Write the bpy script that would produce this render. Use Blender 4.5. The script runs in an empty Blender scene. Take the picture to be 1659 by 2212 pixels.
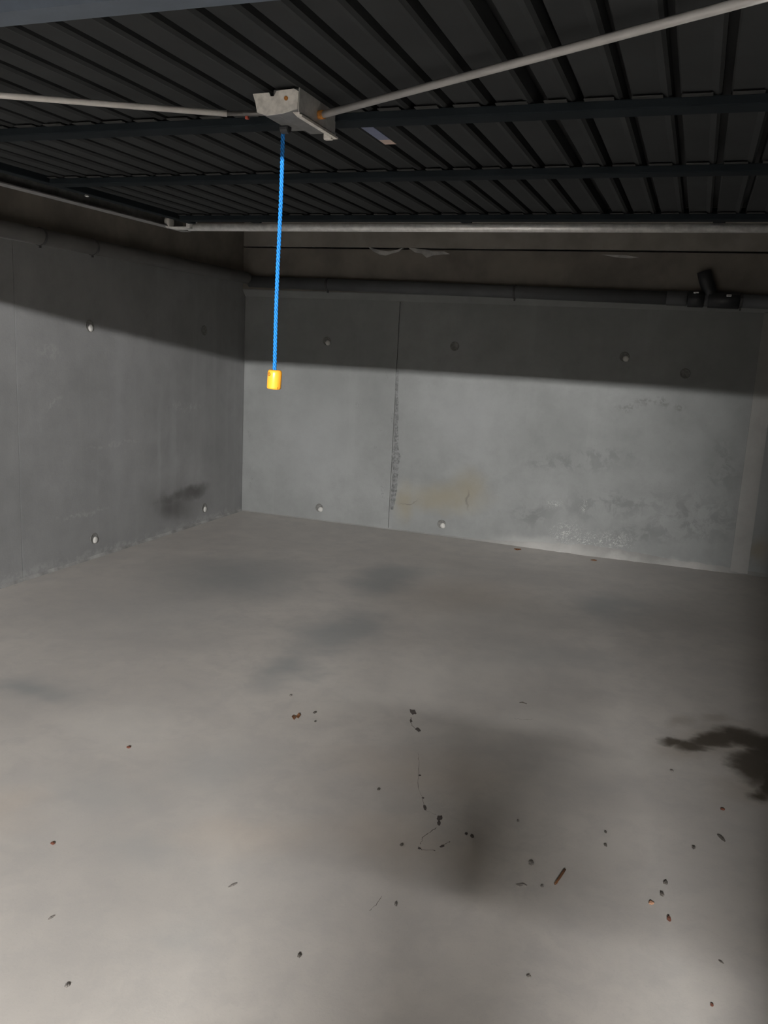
import bpy, bmesh, math, random
from mathutils import Vector, Matrix

random.seed(7)
C = bpy.context.scene.collection
SC = bpy.context.scene

# ------------------------------------------------------------------ camera
F_PX, YAW, PITCH, ROLL = 1830.65, 0.341654, 0.191543, 0.0515167
CAM = Vector((0, 0, 1.5))
def cam_axes():
    f = Vector((-math.sin(YAW) * math.cos(PITCH), math.cos(YAW) * math.cos(PITCH), -math.sin(PITCH)))
    r = f.cross(Vector((0, 0, 1))).normalized()
    u = r.cross(f)
    c, s = math.cos(ROLL), math.sin(ROLL)
    return c * r + s * u, -s * r + c * u, f
AR, AU, AF = cam_axes()
cd = bpy.data.cameras.new('camera')
cd.sensor_fit = 'VERTICAL'
cd.sensor_height = 24.0
cd.lens = F_PX / 2212 * 24.0
cd.clip_start = 0.02
camo = bpy.data.objects.new('camera', cd)
C.objects.link(camo)
m = Matrix.Identity(4)
for i in range(3):
    m[i][0], m[i][1], m[i][2], m[i][3] = AR[i], AU[i], -AF[i], CAM[i]
camo.matrix_world = m
SC.camera = camo

# ------------------------------------------------------------------ world, exposure
w = bpy.data.worlds.new('world')
SC.world = w
w.use_nodes = True
w.node_tree.nodes['Background'].inputs[0].default_value = (0.9, 0.95, 1.0, 1)
w.node_tree.nodes['Background'].inputs[1].default_value = 0.001
SC.view_settings.view_transform = 'Standard'
SC.view_settings.look = 'None'
SC.view_settings.gamma = 1.0
SC.view_settings.use_curve_mapping = False
SC.view_settings.exposure = 0.0
LAMP_POWER = 4050.0          # radiance of the fluorescent tube
LAMP_AT = Vector((0.50, -4.0, 2.555))

# ------------------------------------------------------------------ places
LEFT, BACK, RIGHT, CEIL = -3.70, 6.594, 1.97, 2.66
def ray(px, py):
    return AF + AR * ((px - 829.5) / F_PX) - AU * ((py - 1106) / F_PX)
def on(px, py, axis, d):
    v = ray(px, py)
    return CAM + v * ((d - CAM[axis]) / v[axis])
def on_floor(px, py): return on(px, py, 2, 0.0)
def on_back(px, py): return on(px, py, 1, BACK)
def on_left(px, py): return on(px, py, 0, LEFT)

# ------------------------------------------------------------------ material helpers
class NT:
    def __init__(s, name):
        s.m = bpy.data.materials.new(name)
        s.m.use_nodes = True
        s.t = s.m.node_tree
        s.b = s.t.nodes['Principled BSDF']
    def n(s, typ, **kw):
        n = s.t.nodes.new(typ)
        for k, v in kw.items(): setattr(n, k, v)
        return n
    def put(s, sock, v):
        if isinstance(v, bpy.types.NodeSocket): s.t.links.new(v, sock)
        elif isinstance(v, (tuple, list, Vector)) and sock.type == 'RGBA' and len(v) == 3: sock.default_value = (*v, 1)
        else: sock.default_value = v
    def math(s, op, a, b=0.0, c=None, clamp=False):
        n = s.n('ShaderNodeMath', operation=op, use_clamp=clamp)
        s.put(n.inputs[0], a); s.put(n.inputs[1], b)
        if c is not None: s.put(n.inputs[2], c)
        return n.outputs[0]
    def vmath(s, op, a, b=(0, 0, 0)):
        n = s.n('ShaderNodeVectorMath', operation=op)
        s.put(n.inputs[0], a)
        if op == 'SCALE': s.put(n.inputs['Scale'], b)
        elif op != 'LENGTH': s.put(n.inputs[1], b)
        return n.outputs['Value'] if op in ('DOT_PRODUCT', 'LENGTH') else n.outputs[0]
    def noise(s, vec, scale, detail=4.0, rough=0.55, dist=0.0, color=False):
        n = s.n('ShaderNodeTexNoise')
        s.put(n.inputs['Vector'], vec)
        n.inputs['Scale'].default_value = scale
        n.inputs['Detail'].default_value = detail
        n.inputs['Roughness'].default_value = rough
        n.inputs['Distortion'].default_value = dist
        return n.outputs['Color' if color else 'Fac']
    def ramp(s, v, a, b, c0=0.0, c1=1.0):
        n = s.n('ShaderNodeMapRange', interpolation_type='SMOOTHSTEP')
        s.put(n.inputs[0], v)
        for i, x in enumerate((a, b, c0, c1)): n.inputs[i + 1].default_value = x
        return n.outputs[0]
    def mix(s, f, a, b, mode='MIX'):
        n = s.n('ShaderNodeMix', data_type='RGBA', blend_type=mode)
        s.put(n.inputs['Factor'], f); s.put(n.inputs['A'], a); s.put(n.inputs['B'], b)
        return n.outputs['Result']
    def pos(s): return s.n('ShaderNodeNewGeometry').outputs['Position']
    def obj(s): return s.n('ShaderNodeTexCoord').outputs['Object']
    def bump(s, h, strength, dist):
        n = s.n('ShaderNodeBump')
        n.inputs['Strength'].default_value = strength
        n.inputs['Distance'].default_value = dist
        s.put(n.inputs['Height'], h)
        s.t.links.new(n.outputs[0], s.b.inputs['Normal'])
    def fin(s, col=None, rough=None, metal=None, spec=None):
        for k, v in (('Base Color', col), ('Roughness', rough), ('Metallic', metal), ('Specular IOR Level', spec)):
            if v is not None: s.put(s.b.inputs[k], v)
        return s.m

def blob(nt, p, place, px, py, dx, dy, soft=0.6, slant=0.0):
    """mask (1 inside, 0 outside) of one stain that lies on a surface; slant shears it"""
    c = place(px, py)
    a = place(px + dx, py + slant * dx) - c
    b = place(px, py + dy) - c
    n = a.cross(b)
    row1 = b.cross(n) / a.dot(b.cross(n))
    row2 = n.cross(a) / b.dot(n.cross(a))
    u = nt.math('SUBTRACT', nt.vmath('DOT_PRODUCT', p, tuple(row1)), row1.dot(c))
    v = nt.math('SUBTRACT', nt.vmath('DOT_PRODUCT', p, tuple(row2)), row2.dot(c))
    d = nt.math('SQRT', nt.math('ADD', nt.math('MULTIPLY', u, u), nt.math('MULTIPLY', v, v)))
    return nt.ramp(d, 1.0 + soft * 0.5, 1.0 - soft, 0.0, 1.0)

def union(nt, masks):
    o = masks[0]
    for k in masks[1:]: o = nt.math('MAXIMUM', o, k)
    return o

def warp(nt, p, scale, amount):
    q = nt.vmath('SUBTRACT', nt.noise(p, scale, 4, 0.6, color=True), (0.5, 0.5, 0.5))
    return nt.vmath('ADD', p, nt.vmath('SCALE', q, amount))

def plain(name, col, rough=0.6, metal=0.0, vary=0.15, scale=30.0, bump=0.0, spec=None):
    nt = NT(name)
    p = nt.obj()
    f = nt.noise(p, scale, 5, 0.6)
    lo = tuple(c * (1 - vary) for c in col); hi = tuple(min(1, c * (1 + vary)) for c in col)
    c = nt.mix(nt.ramp(f, 0.3, 0.7), lo, hi)
    if bump: nt.bump(f, bump, 0.002)
    return nt.fin(c, rough, metal, spec)

def concrete_wall(name, place, base, stains, fleck=0.5):
    """stains: list of (colour, strength, [blob args], break-up scale or None)"""
    nt = NT(name)
    p = nt.pos()
    big = nt.noise(p, 0.9, 5, 0.6)
    mid = nt.noise(p, 5.0, 6, 0.65)
    fine = nt.noise(p, 90.0, 3, 0.7)
    sc = nt.n('ShaderNodeVectorMath', operation='MULTIPLY')
    nt.put(sc.inputs[0], p); sc.inputs[1].default_value = (6, 6, 0.35)
    streak = nt.noise(sc.outputs[0], 1.0, 4, 0.6)
    c = nt.mix(nt.ramp(big, 0.3, 0.7), tuple(x * 0.86 for x in base), tuple(x * 1.12 for x in base))
    c = nt.mix(nt.math('MULTIPLY', nt.ramp(mid, 0.35, 0.75), 0.5), c, tuple(x * 0.74 for x in base))
    c = nt.mix(nt.math('MULTIPLY', nt.ramp(streak, 0.52, 0.75), 0.22), c, tuple(min(1, x * 1.3) for x in base))
    c = nt.mix(nt.math('MULTIPLY', nt.ramp(fine, 0.62, 0.75), 0.35), c, tuple(x * 0.6 for x in base))
    wp = warp(nt, p, 7.0, 0.12)
    for col, k, bl, brk in stains:
        mk = union(nt, [blob(nt, wp, place, *b) for b in bl])
        if brk: mk = nt.math('MULTIPLY', mk, (nt.ramp(nt.noise(p, brk, 4, 0.7, 1.5), 0.52, 0.62) if brk > 50 else nt.ramp(nt.noise(p, brk, 4, 0.7, 0.5), 0.43, 0.58)))
        c = nt.mix(nt.math('MULTIPLY', mk, k), c, col)
    h = nt.math('ADD', nt.math('MULTIPLY', mid, 0.6), nt.math('MULTIPLY', fine, 0.4))
    nt.bump(h, 0.35, 0.006)
    return nt.fin(c, 0.85, spec=0.25)

# ------------------------------------------------------------------ mesh helpers
def tag(o, label=None, cat=None, group=None, kind=None):
    if label: o['label'] = label
    if cat: o['category'] = cat
    if group: o['group'] = group
    if kind: o['kind'] = kind
    return o

def mesh_obj(name, bm, mat, parent=None, smooth=False):
    me = bpy.data.meshes.new(name)
    bmesh.ops.recalc_face_normals(bm, faces=bm.faces[:])
    bm.to_mesh(me); bm.free()
    if mat: me.materials.append(mat)
    if smooth:
        for p in me.polygons: p.use_smooth = True
    o = bpy.data.objects.new(name, me)
    C.objects.link(o)
    if parent: o.parent = parent
    return o

def rebase(o, at):
    """moves an unparented object's origin to `at`, geometry staying where it is"""
    at = Vector(at)
    o.data.transform(Matrix.Translation(-at))
    o.location = at
    return o

def empty(name, loc, **kw):
    o = bpy.data.objects.new(name, None)
    C.objects.link(o)
    o.location = loc
    o.empty_display_size = 0.05
    return tag(o, **kw)

def child(name, bm, mat, parent, smooth=False):
    """bm is in world coordinates; parent sits at its own unrotated location"""
    o = mesh_obj(name, bm, mat, None, smooth)
    at = Vector(parent.location)
    q = parent.parent
    while q: at += Vector(q.location); q = q.parent
    o.data.transform(Matrix.Translation(-at))
    o.parent = parent
    return o

def box(bm, lo, hi, bev=0.0):
    vs = [bm.verts.new((x, y, z)) for x in (lo[0], hi[0]) for y in (lo[1], hi[1]) for z in (lo[2], hi[2])]
    fs = []
    for f in ((0, 1, 3, 2), (4, 6, 7, 5), (0, 4, 5, 1), (2, 3, 7, 6), (0, 2, 6, 4), (1, 5, 7, 3)):
        fs.append(bm.faces.new([vs[i] for i in f]))
    bmesh.ops.recalc_face_normals(bm, faces=fs)
    if bev:
        es = list({e for f in fs for e in f.edges})
        bmesh.ops.bevel(bm, geom=es, offset=bev, segments=2, affect='EDGES', profile=0.6)
    return bm

def prism(bm, prof, ext0, ext1, make):
    """closed profile [(a,b)] swept from ext0 to ext1; make(a,b,e) gives the point"""
    A = [bm.verts.new(make(a, b, ext0)) for a, b in prof]
    B = [bm.verts.new(make(a, b, ext1)) for a, b in prof]
    n = len(prof)
    for i in range(n): bm.faces.new((A[i], A[(i + 1) % n], B[(i + 1) % n], B[i]))
    bm.faces.new(A[::-1]); bm.faces.new(B)
    return bm

def tube(bm, pts, r, seg=12, cap=True):
    pts = [Vector(p) for p in pts]
    rs = r if isinstance(r, (list, tuple)) else [r] * len(pts)
    rings = []
    t0 = (pts[1] - pts[0]).normalized()
    nrm = t0.orthogonal().normalized()
    for i, p in enumerate(pts):
        t = (pts[min(i + 1, len(pts) - 1)] - pts[max(i - 1, 0)]).normalized()
        nrm = (nrm - t * nrm.dot(t)).normalized()
        b = t.cross(nrm)
        rings.append([bm.verts.new(p + (nrm * math.cos(2 * math.pi * k / seg) + b * math.sin(2 * math.pi * k / seg)) * rs[i]) for k in range(seg)])
    for a, b in zip(rings, rings[1:]):
        for k in range(seg): bm.faces.new((a[k], a[(k + 1) % seg], b[(k + 1) % seg], b[k]))
    if cap: bm.faces.new(rings[0][::-1]); bm.faces.new(rings[-1])
    return bm

def lathe(bm, prof, seg=24, axis=None, origin=(0, 0, 0)):
    """prof [(r, h)] about `axis` through origin"""
    ax = Vector(axis or (0, 0, 1)).normalized(); u = ax.orthogonal().normalized(); v = ax.cross(u); o = Vector(origin)
    rings = []
    for r, h in prof:
        if r < 1e-6: rings.append([bm.verts.new(o + ax * h)])
        else: rings.append([bm.verts.new(o + ax * h + (u * math.cos(2 * math.pi * k / seg) + v * math.sin(2 * math.pi * k / seg)) * r) for k in range(seg)])
    for a, b in zip(rings, rings[1:]):
        for k in range(seg):
            if len(a) == 1: bm.faces.new((a[0], b[(k + 1) % seg], b[k]))
            elif len(b) == 1: bm.faces.new((a[k], a[(k + 1) % seg], b[0]))
            else: bm.faces.new((a[k], a[(k + 1) % seg], b[(k + 1) % seg], b[k]))
    if len(rings[0]) > 1: bm.faces.new(rings[0][::-1])
    if len(rings[-1]) > 1: bm.faces.new(rings[-1])
    return bm

NB = bmesh.new

# ------------------------------------------------------------------ materials
def floor_material():
    nt = NT('floor_concrete')
    p = nt.pos()
    big = nt.noise(p, 0.8, 5, 0.62, 0.4)
    mid = nt.noise(p, 3.2, 6, 0.66, 0.3)
    fine = nt.noise(p, 130.0, 3, 0.7)
    base = (0.305, 0.288, 0.270)
    c = nt.mix(nt.ramp(big, 0.32, 0.68), (0.50, 0.474, 0.445), (0.62, 0.584, 0.542))
    c = nt.mix(nt.math('MULTIPLY', nt.ramp(mid, 0.45, 0.7), 0.35), c, (0.46, 0.444, 0.43))
    c = nt.mix(nt.math('MULTIPLY', nt.ramp(fine, 0.55, 0.72), 0.16), c, (0.32, 0.305, 0.29))
    cloud = nt.noise(warp(nt, p, 3.0, 0.3), 7.0, 7, 0.7)
    c = nt.mix(nt.math('MULTIPLY', nt.ramp(cloud, 0.4, 0.68), 0.38), c, (0.43, 0.415, 0.403))
    wp = warp(nt, p, 1.3, 0.75)
    wf = warp(nt, warp(nt, p, 4.0, 0.16), 18.0, 0.05)
    damp = [(840, 1255, 80, 42, 0.8, -0.2), (720, 1365, 110, 48, 0.8, -0.2), (620, 1445, 80, 40, 0.9, -0.2), (500, 1250, 200, 55, 1.0),
            (1340, 1315, 75, 36, 0.9), (60, 1490, 110, 32, 0.9)]
    damp2 = [(350, 1330, 220, 60, 1.0), (230, 1680, 130, 50, 1.0), (500, 1640, 130, 50, 1.0), (300, 1830, 120, 50, 1.0), (1150, 1420, 150, 40, 1.0), (420, 1990, 90, 40, 1.0)]
    c = nt.mix(nt.math('MULTIPLY', union(nt, [blob(nt, wp, on_floor, *b) for b in damp2]), 0.4), c, (0.40, 0.405, 0.40))
    c = nt.mix(nt.math('MULTIPLY', union(nt, [blob(nt, wp, on_floor, *b) for b in damp]), 0.62), c, (0.27, 0.29, 0.295))
    tan = [(1010, 1290, 150, 45, 0.9), (930, 1655, 190, 50, 0.9), (560, 1800, 190, 60, 0.9), (860, 1800, 150, 60, 0.9), (30, 1720, 90, 60, 0.9)]
    c = nt.mix(nt.math('MULTIPLY', union(nt, [blob(nt, wp, on_floor, *b) for b in tan]), 0.35), c, (0.60, 0.52, 0.44))
    pale = [(960, 1450, 230, 70, 1.0), (1040, 1330, 170, 50, 1.0), (1100, 1560, 260, 40, 0.9), (1340, 1660, 110, 50, 0.9), (250, 1560, 170, 40, 0.9), (820, 1500, 130, 30, 0.9)]  # paler floor patches; the far ones also carry light missing there
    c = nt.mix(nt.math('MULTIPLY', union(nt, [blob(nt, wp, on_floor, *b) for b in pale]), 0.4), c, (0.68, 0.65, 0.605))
    oil = [(1460, 1604, 40, 10, 0.6, 0.08), (1500, 1612, 45, 15, 0.6), (1545, 1596, 60, 18, 0.6, -0.15), (1600, 1592, 60, 20, 0.5, 0.2), (1660, 1612, 60, 26, 0.5, 0.2),
           (1625, 1655, 58, 40, 0.5, 0.3), (1640, 1628, 50, 26, 0.6, 0.2), (1680, 1690, 50, 40, 0.5), (1640, 1716, 34, 16, 0.8)]
    halo = [(1470, 1560, 38, 14, 0.9), (1545, 1553, 34, 9, 0.9), (1480, 1620, 80, 30, 0.9), (1560, 1600, 110, 45, 0.9), (1620, 1700, 90, 40, 0.9)]
    c = nt.mix(nt.math('MULTIPLY', union(nt, [blob(nt, wf, on_floor, *b) for b in halo]), 0.35), c, (0.2, 0.155, 0.10))
    om = union(nt, [blob(nt, wf, on_floor, *b) for b in oil])
    c = nt.mix(nt.math('MULTIPLY', om, 0.9), c, (0.058, 0.043, 0.026))
    rough = nt.ramp(om, 0.0, 1.0, 0.5, 0.34)
    h = nt.math('ADD', nt.math('MULTIPLY', mid, 0.8), nt.math('MULTIPLY', fine, 0.2))
    nt.bump(h, 0.18, 0.006)
    return nt.fin(c, rough, spec=0.5)

M = {}
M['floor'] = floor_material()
M['left'] = concrete_wall('wall_concrete_left', on_left, (0.285, 0.287, 0.288), [
    ((0.075, 0.072, 0.07), 0.85, [(372, 1095, 30, 30, 0.9), (415, 1064, 34, 16, 0.8, -0.3), (375, 1074, 36, 13, 0.8, -0.3)], None),
    ((0.17, 0.168, 0.165), 0.5, [(390, 1085, 70, 45, 1.0)], None),
    ((0.42, 0.42, 0.415), 0.45, [(110, 760, 30, 14, 0.9, 0.3), (115, 870, 24, 8, 0.9, -0.5), (400, 880, 34, 10, 0.9), (250, 960, 60, 4, 0.9, -0.2), (180, 1110, 60, 5, 0.9, -0.25)], 26.0),
    ((0.40, 0.40, 0.395), 0.5, [(60, 1238, 90, 12, 0.9, -0.3), (260, 1180, 140, 10, 0.9, -0.3), (450, 1120, 80, 8, 0.9, -0.3)], 14.0),
    ((0.36, 0.365, 0.37), 0.4, [(255, 900, 14, 220, 1.0), (375, 960, 8, 130, 1.0), (345, 980, 5, 120, 1.0)], None),
])
M['back'] = concrete_wall('wall_concrete_back', on_back, (0.285, 0.293, 0.290), [
    ((0.30, 0.265, 0.185), 0.6, [(960, 1075, 95, 34, 0.9), (875, 1085, 26, 40, 0.9), (1010, 1060, 40, 45, 0.9)], None),
    ((0.15, 0.15, 0.145), 0.55, [(1395, 870, 34, 10, 0.9), (1432, 868, 12, 14, 0.8), (1466, 880, 14, 8, 0.8), (1350, 880, 30, 8, 0.9)], 30.0),
    ((0.17, 0.175, 0.175), 0.55, [(1180, 1000, 60, 14, 1.0), (1290, 985, 120, 16, 1.0), (1150, 1110, 50, 30, 1.0), (1240, 1000, 120, 22, 1.0), (1330, 1090, 140, 34, 1.0), (1500, 1120, 120, 60, 1.0), (1560, 1010, 40, 60, 1.0), (1400, 1150, 120, 30, 1.0)], 9.0),
    ((0.55, 0.545, 0.53), 0.8, [(1268, 1168, 30, 22, 0.9), (1225, 1150, 40, 26, 0.9), (1195, 1088, 22, 10, 0.9), (1262, 1090, 9, 14, 0.9), (1320, 1172, 50, 18, 0.9)], 55.0),
    ((0.42, 0.42, 0.41), 0.7, [(1150, 1172, 90, 14, 0.9, 0.12), (1260, 1192, 90, 14, 0.9, 0.12), (1420, 1215, 120, 12, 0.9, 0.12)], None),
    ((0.12, 0.12, 0.12), 0.5, [(826, 1060, 5, 24, 0.6), (811, 965, 3, 8, 0.7), (818, 930, 8, 2, 0.7), (836, 812, 5, 10, 0.7), (846, 900, 3, 20, 0.7), (775, 878, 6, 9, 0.9), (541, 1035, 3, 26, 0.8), (540, 940, 3, 14, 0.8)], 60.0),
    ((0.16, 0.15, 0.14), 0.6, [(885, 1087, 22, 1.6, 0.8, -0.28), (1010, 1078, 3, 20, 0.9)], None),
    ((0.36, 0.37, 0.37), 0.5, [(680, 950, 110, 130, 1.0), (1000, 900, 120, 90, 1.0)], None),
    ((0.24, 0.19, 0.12), 0.5, [(1640, 1190, 40, 30, 1.0)], None),
])
M['foot_back'] = concrete_wall('wall_foot_back', on_back, (0.285, 0.283, 0.272), [((0.52, 0.51, 0.49), 0.9, [(1180, 1190, 150, 26, 1.0, 0.1), (1330, 1215, 90, 22, 1.0, 0.1), (1480, 1228, 90, 20, 1.0, 0.1)], None)])
M['seam'] = concrete_wall('wall_concrete_seam', on_back, (0.36, 0.355, 0.34), [])
M['concrete'] = plain('concrete_plain', (0.26, 0.255, 0.245), 0.85, vary=0.14, scale=3.0, bump=0.2)
M['upper'] = plain('concrete_upper_band', (0.27, 0.25, 0.225), 0.85, vary=0.16, scale=4.0, bump=0.3)
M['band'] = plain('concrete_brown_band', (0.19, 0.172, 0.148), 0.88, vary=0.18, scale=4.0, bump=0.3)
M['grout'] = plain('joint_grout', (0.20, 0.205, 0.205), 0.9, vary=0.35, scale=60.0, bump=0.6)
M['mortar'] = plain('pale_mortar', (0.42, 0.415, 0.40), 0.9, vary=0.3, scale=9.0, bump=0.6)
M['foot'] = plain('mortar_foot', (0.30, 0.298, 0.29), 0.9, vary=0.35, scale=7.0, bump=0.6)
M['white_mortar'] = plain('white_plug', (0.62, 0.61, 0.58), 0.85, vary=0.12, scale=40.0, bump=0.3)
M['dark_hole'] = plain('tie_hole_shade', (0.19, 0.188, 0.18), 0.9, vary=0.25, scale=60.0, bump=0.3)
M['door'] = plain('anthracite_sheet', (0.030, 0.032, 0.033), 0.8, vary=0.10, scale=6.0, spec=0.12)
M['beam'] = plain('anthracite_beam', (0.013, 0.017, 0.020), 0.85, vary=0.12, scale=8.0, spec=0.08)
M['skin'] = plain('door_outer_skin', (0.01, 0.011, 0.012), 0.6, vary=0.1)
M['edge'] = plain('door_bottom_rail', (0.085, 0.105, 0.135), 0.45, vary=0.08)
M['clip'] = plain('lit_beam_flange', (0.045, 0.046, 0.046), 0.7, vary=0.15, spec=0.15)  # paler than the beam: light caught on the flanges put into colour
M['galv'] = plain('galvanised_steel', (0.80, 0.80, 0.785), 0.45, 0.45, vary=0.15, scale=40.0)
M['rail'] = plain('rail_steel', (0.22, 0.22, 0.215), 0.45, 0.3, vary=0.2, scale=25.0)
M['white_rod'] = plain('white_rod', (0.58, 0.56, 0.53), 0.4, 0.0, vary=0.08, scale=25.0)
M['grey_rod'] = plain('grey_rod', (0.36, 0.355, 0.345), 0.5, 0.0, vary=0.08, scale=25.0)
M['bare_rod'] = plain('bare_rod', (0.12, 0.115, 0.11), 0.45, 0.4, vary=0.2)
M['latch'] = plain('latch_plate', (0.62, 0.60, 0.56), 0.5, 0.1, vary=0.2, scale=60.0)
M['latch_dark'] = plain('latch_case', (0.48, 0.48, 0.465), 0.5, 0.1, vary=0.15, scale=50.0)
M['case'] = plain('latch_case_dark', (0.13, 0.13, 0.128), 0.6, 0.0, vary=0.15, scale=50.0)
M['rust'] = plain('rust', (0.42, 0.17, 0.03), 0.8, vary=0.4, scale=150.0)
M['red'] = plain('red_tip', (0.40, 0.08, 0.05), 0.6, vary=0.1)
M['glint_strip'] = plain('glint_strip', (0.13, 0.15, 0.24), 0.5, vary=0.1)
M['glint_strip_end'] = plain('glint_strip_end', (0.50, 0.38, 0.32), 0.5, vary=0.1)
M['cord'] = plain('blue_cord', (0.008, 0.195, 0.58), 0.65, vary=0.15, scale=200.0)
M['knob'] = plain('orange_knob', (0.92, 0.40, 0.035), 0.32, vary=0.03, scale=20.0)
M['knob_hole_shade'] = plain('knob_hole_shade', (0.30, 0.09, 0.005), 0.6, vary=0.1)
M['pipe'] = plain('grey_pipe', (0.10, 0.104, 0.108), 0.6, vary=0.1, scale=5.0)
M['pipe_left'] = plain('dusty_pipe', (0.105, 0.103, 0.10), 0.7, vary=0.1, scale=5.0)
M['rubber'] = plain('black_rubber', (0.025, 0.027, 0.03), 0.45, vary=0.1)
M['steel'] = plain('bright_steel', (0.85, 0.85, 0.85), 0.25, 0.8, vary=0.05)
M['clamp'] = plain('clamp_steel', (0.07, 0.07, 0.07), 0.5, 0.3, vary=0.2)
M['crack'] = plain('crack', (0.10, 0.085, 0.075), 0.95, vary=0.3, scale=120.0)
M['chip'] = plain('chipped_concrete', (0.105, 0.09, 0.082), 0.95, vary=0.35, scale=150.0)
M['leaf'] = plain('dry_leaf', (0.16, 0.07, 0.03), 0.7, vary=0.4, scale=80.0)
M['stick'] = plain('rusty_rod', (0.16, 0.07, 0.028), 0.75, vary=0.45, scale=90.0)
M['crumb'] = plain('dark_crumb', (0.085, 0.075, 0.065), 0.9, vary=0.35, scale=200.0)
M['brown'] = plain('brown_crumb', (0.14, 0.05, 0.03), 0.9, vary=0.35, scale=200.0)
M['pink'] = plain('brick_crumb', (0.38, 0.21, 0.13), 0.9, vary=0.3, scale=200.0)
M['grey_crumb'] = plain('grey_crumb', (0.17, 0.155, 0.14), 0.9, vary=0.3, scale=200.0)
M['lamp_white'] = plain('lamp_housing', (0.75, 0.75, 0.74), 0.5, vary=0.03)

# ------------------------------------------------------------------ the setting
def struct(name, bm, mat, label, parent=None):
    o = mesh_obj(name, bm, mat, parent)
    return tag(o, label, None, None, 'structure')

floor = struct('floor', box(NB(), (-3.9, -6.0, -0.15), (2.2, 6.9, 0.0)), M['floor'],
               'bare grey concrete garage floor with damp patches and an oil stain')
wall_left = struct('wall_left', box(NB(), (LEFT - 0.22, 1.0, -0.1), (LEFT - 0.012, 6.8, CEIL)), M['concrete'],
                   'cast concrete side wall left of the blue cord')
wall_back = struct('wall_back', box(NB(), (LEFT - 0.012, BACK + 0.012, -0.1), (RIGHT + 0.2, BACK + 0.24, CEIL)), M['concrete'],
                   'cast concrete end wall facing the garage opening')
wall_right = struct('wall_right', box(NB(), (RIGHT, 1.0, -0.1), (RIGHT + 0.2, BACK + 0.012, CEIL)), M['concrete'],
                    'plain concrete side wall beyond the door on the right')
bm = NB()
box(bm, (LEFT - 0.22, 0.86, -0.1), (LEFT - 0.02, 1.06, CEIL))
box(bm, (0.315, 0.86, -0.1), (RIGHT + 0.2, 1.22, CEIL))
box(bm, (LEFT - 0.02, 0.86, 1.985), (0.315, 1.06, CEIL))
wall_front = struct('wall_front', bm, M['concrete'], 'concrete front wall around the garage opening')
ceiling = struct('ceiling', box(NB(), (-3.95, -6.0, CEIL), (2.25, 6.9, CEIL + 0.2)), M['upper'],
                 'concrete ceiling slab above the raised door')

LEDGE = 1.93
# cast panels of the side wall
def left_panel(y0, y1):
    bm = NB(); box(bm, (LEFT - 0.012, y0, 0.0), (LEFT, y1, 2.03))
    return child('panel', bm, M['left'], wall_left)
left_panel(1.07, 3.936); left_panel(3.941, BACK - 0.004)
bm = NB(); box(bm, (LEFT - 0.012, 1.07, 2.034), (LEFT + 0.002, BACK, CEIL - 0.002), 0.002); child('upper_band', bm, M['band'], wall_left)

# cast panels of the end wall, upper band proud with a chamfer that faces the floor
def back_panel(x0, x1, z1=LEDGE - 0.06, proud=0.0, mat='back'):
    bm = NB(); box(bm, (x0, BACK - proud, 0.0), (x1, BACK + 0.012, z1))
    return child('panel', bm, M[mat], wall_back)
back_panel(LEFT, -2.302); back_panel(-2.296, 0.385); back_panel(0.385, 0.505, proud=0.014, mat='seam'); back_panel(0.505, RIGHT)
bm = NB()
prism(bm, [(0.012, 1.868), (-0.004, 1.868), (-0.050, 1.918), (-0.050, 1.925), (0.012, 1.925)], LEFT, RIGHT, lambda a, b, e: (e, BACK + a, b))
child('ledge', bm, M['back'], wall_back)
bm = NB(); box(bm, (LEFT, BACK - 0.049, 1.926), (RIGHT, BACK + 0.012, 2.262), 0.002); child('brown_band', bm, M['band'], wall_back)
bm = NB(); box(bm, (LEFT, BACK - 0.055, 2.274), (RIGHT, BACK + 0.012, CEIL - 0.002), 0.008)
child('upper_band', bm, M['upper'], wall_back)

# ragged mortar squeezed out of the top joint
def flake(pts, depth):
    bm = NB()
    front, back_ = [], []
    for px, py in pts:
        p = on(px, py, 1, BACK - 0.05)
        front.append(bm.verts.new((p.x, BACK - 0.05 - 0.3 * depth * random.uniform(0.5, 1), p.z)))
        back_.append(bm.verts.new((p.x, BACK - 0.03, p.z)))
    n = len(pts)
    bm.faces.new(front)
    bm.faces.new(back_[::-1])
    for i in range(n): bm.faces.new((front[i], front[(i + 1) % n], back_[(i + 1) % n], back_[i]))
    return child('mortar_flake', bm, M['mortar'], wall_back)
flake([(795, 533), (806, 543), (820, 550), (833, 552), (846, 548), (862, 544), (872, 534), (858, 540), (840, 543), (822, 541)], 0.02)
flake([(882, 535), (896, 545), (912, 548), (922, 557), (935, 552), (956, 550), (972, 549), (960, 543), (935, 543), (915, 538)], 0.02)
flake([(640, 525), (655, 530), (680, 534), (668, 526)], 0.012)
flake([(1300, 550), (1330, 556), (1360, 558), (1380, 556), (1350, 551)], 0.012)

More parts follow.
